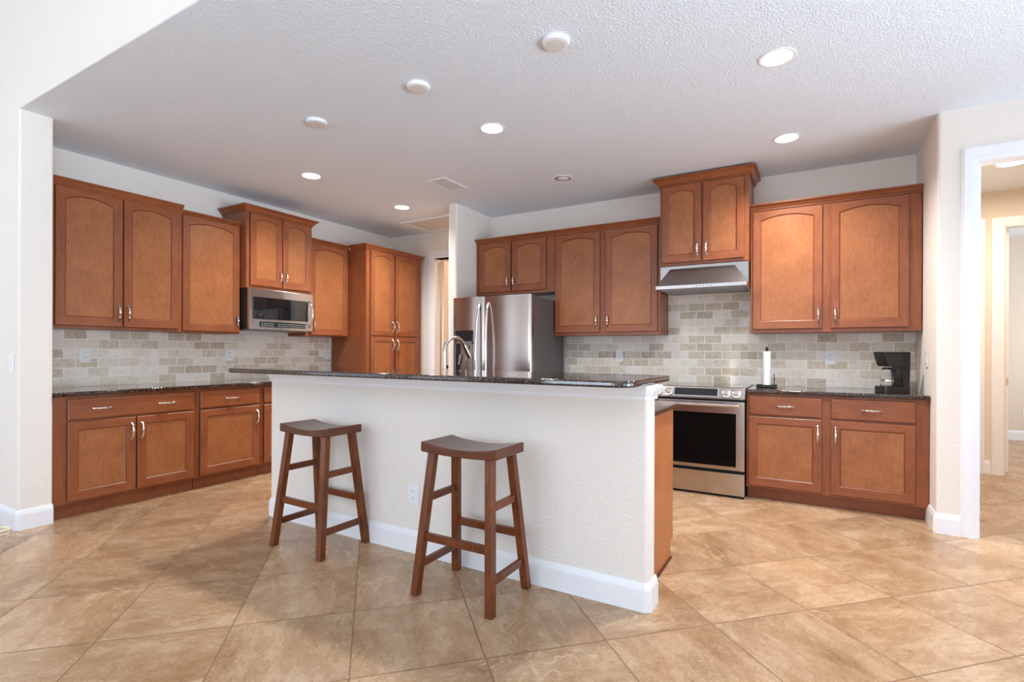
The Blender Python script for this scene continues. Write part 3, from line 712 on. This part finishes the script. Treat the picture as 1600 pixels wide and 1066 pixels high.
# ------------------------------------------------------------------ bar stools
def stool(x, y, rz, label):
    t = thing('bar_stool', label, 'stool', (x, y, 0), rz, 'saddle-seat bar stools at the island')
    # seat
    b = nb(); n = 16; W2, D2 = .228, .132; top = []; bot = []
    prof = []
    for i in range(n + 1):
        u = -1 + 2 * i / n; prof.append((u * W2, .737 + .024 * u * u))
    for i in range(n + 1):
        u = 1 - 2 * i / n; prof.append((u * W2, .700 + .010 * u * u))
    t1 = bmesh.new()
    A = [t1.verts.new((px, -D2, pz)) for px, pz in prof]; B_ = [t1.verts.new((px, D2, pz)) for px, pz in prof]
    t1.faces.new(A); t1.faces.new(B_[::-1])
    for i in range(len(A)): t1.faces.new((A[i], B_[i], B_[(i + 1) % len(A)], A[(i + 1) % len(A)]))
    bmesh.ops.recalc_face_normals(t1, faces=t1.faces)
    es = [e for e in t1.edges if len(e.link_faces) == 2 and e.calc_face_angle() > .7]
    bmesh.ops.bevel(t1, geom=es, offset=.007, segments=3, profile=.5, affect='EDGES'); merge(b, t1)
    part('seat', b, W_STOOLSEAT, t, False)
    def legp(sx, sy, z):     # centre line of a leg at height z
        a = z / .70; return Vector((sx * (.222 + (.172 - .222) * a), sy * (.172 + (.098 - .172) * a), z))
    for sx in (-1, 1):
        for sy in (-1, 1):
            t1 = bmesh.new(); h = .0205; R = []
            for z in (0, .706):
                c = legp(sx, sy, z); R.append([t1.verts.new(c + Vector((a * h, q * h, 0))) for a, q in ((-1, -1), (1, -1), (1, 1), (-1, 1))])
            t1.faces.new(R[0][::-1]); t1.faces.new(R[1])
            for i in range(4): t1.faces.new((R[0][i], R[0][(i + 1) % 4], R[1][(i + 1) % 4], R[1][i]))
            bmesh.ops.recalc_face_normals(t1, faces=t1.faces)
            bmesh.ops.bevel(t1, geom=t1.edges[:], offset=.004, segments=2, profile=.5, affect='EDGES')
            b = nb(); merge(b, t1); part('leg', b, W_STOOL, t, False)
    def rail(p, q, z, hh=.019, th=.010):
        t1 = bmesh.new(); d = (q - p).normalized(); s = Vector((-d.y, d.x, 0))
        R = [[t1.verts.new(c + s * a * th + Vector((0, 0, e * hh))) for a, e in ((-1, -1), (1, -1), (1, 1), (-1, 1))] for c in (p, q)]
        t1.faces.new(R[0][::-1]); t1.faces.new(R[1])
        for i in range(4): t1.faces.new((R[0][i], R[0][(i + 1) % 4], R[1][(i + 1) % 4], R[1][i]))
        bmesh.ops.recalc_face_normals(t1, faces=t1.faces); bmesh.ops.bevel(t1, geom=t1.edges[:], offset=.0025, segments=2, profile=.5, affect='EDGES')
        b = nb(); merge(b, t1); part('stretcher', b, W_STOOL, t, False)
    for sy in (-1, 1): rail(legp(-1, sy, .290), legp(1, sy, .290), 0, .0205)
    for sx in (-1, 1):
        rail(legp(sx, -1, .148), legp(sx, 1, .148), 0); rail(legp(sx, -1, .478), legp(sx, 1, .478), 0)
    return t
stool(-1.499, 2.176, 0, 'dark wooden saddle-seat stool in front of the island outlet, nearer the camera')
stool(-2.690, 2.222, math.radians(-1.5), 'dark wooden saddle-seat stool near the left end of the island wall')

# ------------------------------------------------------------------ outlets, switches
def plate(label, c, axis, w=.078, h=.122, kind='outlet', mt=None):
    # axis: outward normal '+x','-x','-y'
    mt = mt or WHITE
    rz = {'-y': 0, '+x': R90, '-x': -R90}[axis]
    nm = 'wall_outlet' if kind == 'outlet' else 'light_switch'
    nm = 'power_outlet' if kind == 'outlet' else 'light_switch'
    t = thing(nm, label, 'outlet' if kind == 'outlet' else 'switch', (c[0], c[1], c[2] - h / 2), rz)
    b = nb(); box(b, -w / 2, w / 2, -.0065, -.0005, 0, h, .0025, 2); part('cover_plate', b, mt, t, False)
    if kind == 'outlet':
        for zc in (h / 2 - .02, h / 2 + .02):
            b = nb(); box(b, -.016, .016, -.0085, -.006, zc - .0135, zc + .0135, .004, 2, mi=0)
            for s in (-1, 1): box(b, s * .0065 - .0012, s * .0065 + .0012, -.0092, -.0083, zc - .001, zc + .008, mi=1)
            box(b, -.0022, .0022, -.0092, -.0083, zc - .0095, zc - .005, mi=1); part('socket', b, [mt, DARKSLOT], t, False)
    else:
        b = nb(); box(b, -.016, .016, -.010, -.006, h / 2 - .033, h / 2 + .033, .002, 2); part('rocker', b, mt, t, False)
    return t
sx_ = XL + .0125
plate('white power outlet on the left backsplash near the white wall end', (sx_, 1.945, 1.175), '+x')
plate('white power outlet on the left backsplash below the single-door upper cabinet', (sx_, 3.18, 1.172), '+x')
plate('white power outlet on the left backsplash beside the pantry side panel', (sx_, 4.445, 1.172), '+x')
plate('white power outlet on the back backsplash between refrigerator and range', (-1.78, YB - .0125, 1.177), '-y')
plate('white power outlet on the back backsplash left of the coffee maker', (.124, YB - .0125, 1.175), '-y')
plate('ivory light switch on the narrow side wall right of the coffee maker', (.7195, 4.83, 1.175), '-x', kind='switch', mt=OFFW)
plate('white power outlet low on the textured island wall behind the stool legs', (-2.093, 2.4175, .35), '-y', .088, .124)
plate('white light switch on the wall at the far left edge', (-4.74, 1.3445, 1.126), '-y', kind='switch')
plate('white power outlet low on the wall of the far room', (2.56, 9.8495, .365), '-y')

# ------------------------------------------------------------------ ceiling fittings
def downlight(x, y, label, mode):
    t = thing('recessed_light', label, 'ceiling light', (x, y, CZ), 0, 'recessed ceiling lights')
    r = .082
    b = nb(); lathe(b, [(r + .013, 0), (r + .012, -.004), (r + .004, -.006), (r - .004, -.003), (r - .006, .0), (r - .014, .0), (r + .013, .0)], (0, 0, -.0003), 40); part('trim_ring', b, WHITE, t, False)
    b = nb(); lathe(b, [(r - .005, -.002), (r * .6, -.007 if mode else -.001), (0, -.009 if mode else -.001)], (0, 0, 0), 40)
    part('lens', b, {0: GREY_SHADE, 1: LAMP_ON, 2: LAMP_COOL}[mode], t, False)
    if not mode:
        b = nb(); lathe(b, [(.055, -.0015), (.045, -.007), (0, -.009)], (.006, .004, 0), 30); part('bulb', b, WHITE, t, False)
    if mode:
        d = bpy.data.lights.new('downlight_beam', 'SPOT'); d.energy = 118 if mode == 1 else 118; d.color = (1, .97, .93) if mode == 1 else (1, .98, .96); d.spot_size = math.radians(148); d.spot_blend = 1; d.shadow_soft_size = .07
        o = bpy.data.objects.new('downlight_beam', d); o.location = (x, y, CZ - .03); C.objects.link(o)
    return t
downlight(-.181, 3.20, 'lit recessed ceiling light nearest the camera at upper right', 1)
downlight(-.183, 4.445, 'lit recessed ceiling light in front of the large right upper cabinet', 1)
downlight(-2.032, 3.19, 'bright cool-white recessed ceiling light at the middle of the kitchen ceiling', 2)
downlight(-4.045, 3.225, 'lit recessed ceiling light above the raised microwave cabinet', 1)
downlight(-4.033, 4.44, 'lit recessed ceiling light in front of the pantry', 1)
downlight(-2.045, 4.444, 'unlit recessed ceiling light near the refrigerator', 0)
t = thing('recessed_light', 'lit ceiling light in the corridor seen through the right doorway', 'ceiling light', (1.45, 5.94, CZ))
b = nb(); lathe(b, [(.10, 0), (.10, -.008), (.085, -.012), (0, -.014)], (0, 0, 0), 32); part('lens', b, LAMP_ON, t, False)
b = nb(); lathe(b, [(.115, 0), (.115, -.006), (.10, -.009), (.10, 0)], (0, 0, 0), 32); part('trim_ring', b, WHITE, t, False)
area('corridor_lamp', (1.6, 5.8, CZ - .05), (0, 0, 0), .2, .2, 26, (1, .87, .72))
area('hall_room_lamp', (-4.1, 6.4, CZ - .05), (0, 0, 0), .2, .2, 11, (1, .70, .46))
for x, y, lb in ((-1.172, 2.455, 'rightmost'), (-2.10, 2.453, 'middle'), (-3.05, 2.475, 'leftmost')):
    t = thing('ceiling_cover_plate', lb + ' of the three blank round white cover discs above the bar', 'cover plate', (x, y, CZ), 0, 'round cover discs above the bar')
    b = nb(); lathe(b, [(.070, 0), (.072, -.010), (.068, -.020), (.058, -.024), (0, -.024)], (0, 0, 0), 40); part('cover', b, WHITE, t, False)
    b = nb(); lathe(b, [(.05, -.0245), (.048, -.0255), (0, -.0255)], (0, 0, 0), 32); part('cover_face', b, OFFW, t, False)
# supply vent
t = thing('ceiling_vent', 'white louvered supply vent in the kitchen ceiling', 'vent', (-3.09, 4.06, CZ))
b = nb(); x0, x1, y0, y1 = -3.20, -2.985, 3.865, 4.235
box(b, x0, x1, y0, y0 + .025, CZ - .007, CZ - .0003); box(b, x0, x1, y1 - .025, y1, CZ - .007, CZ - .0003); box(b, x0, x0 + .022, y0 + .025, y1 - .025, CZ - .007, CZ - .0003); box(b, x1 - .022, x1, y0 + .025, y1 - .025, CZ - .007, CZ - .0003)
part('frame', b, WHITE, t)
b = nb(); box(b, x0 + .022, x1 - .022, y0 + .025, y1 - .025, CZ - .002, CZ - .0005); part('duct_opening', b, BLACKM, t)  # black sheet painting the shade between the louvers
for i in range(5):
    xx = x0 + .040 + i * .0335; b = nb(); t1 = bmesh.new()
    P = [(xx + .006, CZ - .0035), (xx + .001, CZ - .0065), (xx - .007, CZ - .0082), (xx - .007, CZ - .007), (xx + .002, CZ - .0052), (xx + .0075, CZ - .0035)]
    prism(b, P, 'y', y0 + .03, y1 - .03); part('louver', b, WHITE, t)
# attic access hatch
t = thing('attic_hatch', 'framed square access panel in the hall ceiling behind the wing wall', 'hatch', (-4.1, 5.22, CZ))
b = nb(); x0, x1, y0, y1 = -4.53, -3.56, 4.955, 5.53
sweep(b, [(x0, y0), (x0, y1), (x1, y1), (x1, y0)][::-1], [(0, CZ - .014), (-.035, CZ - .014), (-.045, CZ - .008), (-.045, CZ - .0005), (0, CZ - .0005)], True); part('frame', b, TRIM, t)
b = nb(); box(b, x0 + .04, x1 - .04, y0 + .04, y1 - .04, CZ - .005, CZ - .0008); part('panel', b, OFFW, t)

# ------------------------------------------------------------------ things on the counter
t = thing('paper_towel_holder', 'black wire paper towel stand on the counter right of the range', 'paper towel holder', (-.357, 5.05, .914))
b = nb(); cx, cy = -.357, 5.05
tube(b, [(cx - .075, cy - .06, .921), (cx + .075, cy - .06, .921), (cx + .075, cy + .06, .921), (cx - .075, cy + .06, .921), (cx - .075, cy - .06, .921)], .006, 8)
tube(b, [(cx - .07, cy - .055, .932), (cx + .07, cy - .055, .932)], .004, 8); tube(b, [(cx - .07, cy + .055, .932), (cx + .07, cy + .055, .932)], .004, 8)
box(b, cx - .05, cx + .05, cy - .05, cy + .05, .920, .930, .003)
for sx in (-1, 1):
    for sy in (-1, 1): lathe(b, [(0, .914), (.008, .914), (.008, .936), (0, .938)], (cx + sx * .07, cy + sy * .056, 0), 12)
part('base', b, BLACKIRON, t)
b = nb(); tube(b, [(cx, cy, .925), (cx, cy, 1.235)], .006, 10); lathe(b, [(0, 1.228), (.007, 1.230), (.011, 1.24), (.013, 1.250), (.010, 1.261), (.004, 1.268), (0, 1.269)], (cx, cy, 0), 16); part('post', b, BLACKIRON, t)
b = nb(); tube(b, [(cx + .062, cy - .05, .925), (cx + .062, cy - .05, 1.02), (cx + .058, cy - .046, 1.03)], .0035, 8); part('tension_arm', b, BLACKIRON, t)
b = nb(); lathe(b, [(.009, .934), (.031, .934), (.0325, .938), (.0325, 1.222), (.031, 1.226), (.009, 1.226), (.009, .934)], (cx, cy, 0), 36)
tag(link_bm('paper_towel_roll', b, PAPER), 'thin white paper towel roll standing on the black wire stand', 'paper towel')

t = thing('coffee_maker', 'black drip coffee maker at the right end of the back counter', 'coffee maker', (.525, 4.93, .914), math.radians(28)); t.scale = (.79, .79, 1)
# local: front is -x, y across
b = nb(); prism(b, rounded(-.135, .115, -.085, .085, (.04, .02, .02, .04), 6), 'z', 0, .048, .004); part('base', b, BLACKP, t, False)
b = nb(); lathe(b, [(0, .052), (.055, .052), (.06, .048), (.06, .047)], (-.055, 0, 0), 32); part('warming_plate', b, BLACKM, t, False, 'dark metal warming plate')
b = nb(); prism(b, [(.045, .04), (.108, .04), (.115, .30), (.035, .30)], 'y', -.08, .08, .006)
for i in range(9): box(b, .05, .105, -.083, -.079, .12 + i * .017, .127 + i * .017, mi=1)
part('water_tank', b, [BLACKP, BLACKM], t, False)
b = nb(); prism(b, [(-.138, .300), (-.105, .215), (-.092, .200), (.05, .200), (.06, .300)], 'y', -.08, .08, .008); part('brew_head', b, BLACKP, t, False)
b = nb(); prism(b, rounded(-.142, .118, -.088, .088, (.03, .02, .02, .03), 6), 'z', .299, .313, .003); part('lid', b, BLACKP, t, False)
b = nb(); lathe(b, [(0, .053), (.052, .053), (.060, .065), (.063, .095), (.055, .130), (.042, .160), (.040, .175), (.037, .175), (.039, .160), (.052, .130), (.060, .095), (.057, .066), (.05, .056), (0, .056)], (-.055, 0, 0), 36); cf = part('carafe', b, GLASS, t, False, 'clear glass carafe')
b = nb(); lathe(b, [(.0625, .088), (.0645, .088), (.0645, .098), (.0625, .098)], (-.055, 0, 0), 36); part('band', b, CHROME, cf, False)
b = nb(); tube(b, [(-.035, -.045, .170), (-.02, -.085, .172), (-.012, -.10, .14), (-.015, -.095, .09), (-.025, -.065, .08)], [.007, .009, .010, .009, .006], 10); part('handle', b, BLACKP, cf, False)
b = nb(); lathe(b, [(0, .176), (.041, .176), (.041, .186), (.03, .192), (0, .192)], (-.055, 0, 0), 30); part('carafe_lid', b, BLACKP, cf, False)

# corner of an upholstered footstool at the left edge
t = thing('footstool', 'beige upholstered footstool with cream piping at the lower left edge', 'footstool', (-4.272, .905, 0), math.radians(15))
def taper(x0, x1, y0, y1, z0, z1, fl):
    t1 = bmesh.new(); P = rounded(x0, x1, y0, y1, (.04,) * 4, 5); P0 = [(a * fl, c * fl) for a, c in P]
    A = [t1.verts.new((*p, z0)) for p in P0]; B_ = [t1.verts.new((*p, z1)) for p in P]
    t1.faces.new(A[::-1]); t1.faces.new(B_)
    for i in range(len(A)): t1.faces.new((A[i], A[(i + 1) % len(A)], B_[(i + 1) % len(A)], B_[i]))
    return t1, P, P0
b = nb(); FSX, FSY = .22, .22
t1, P, P0 = taper(-FSX, FSX, -FSY, FSY, 0, .155, .87); merge(b, t1); part('upholstered_body', b, FABRIC, t, False)
b = nb(); tube(b, [(*p, .155) for p in P + P[:1]], .006, 8); tube(b, [(*p, .135) for p in [(a * .985, c * .985) for a, c in P + P[:1]]], .004, 8)
for sx in (-1, 1):
    for sy in (-1, 1): tube(b, [(sx * (FSX - .012) * .84, sy * (FSY - .012) * .84, .008), (sx * (FSX - .012), sy * (FSY - .012), .150)], .006, 8)
part('piping', b, PIPING, t, False, 'cream piping')
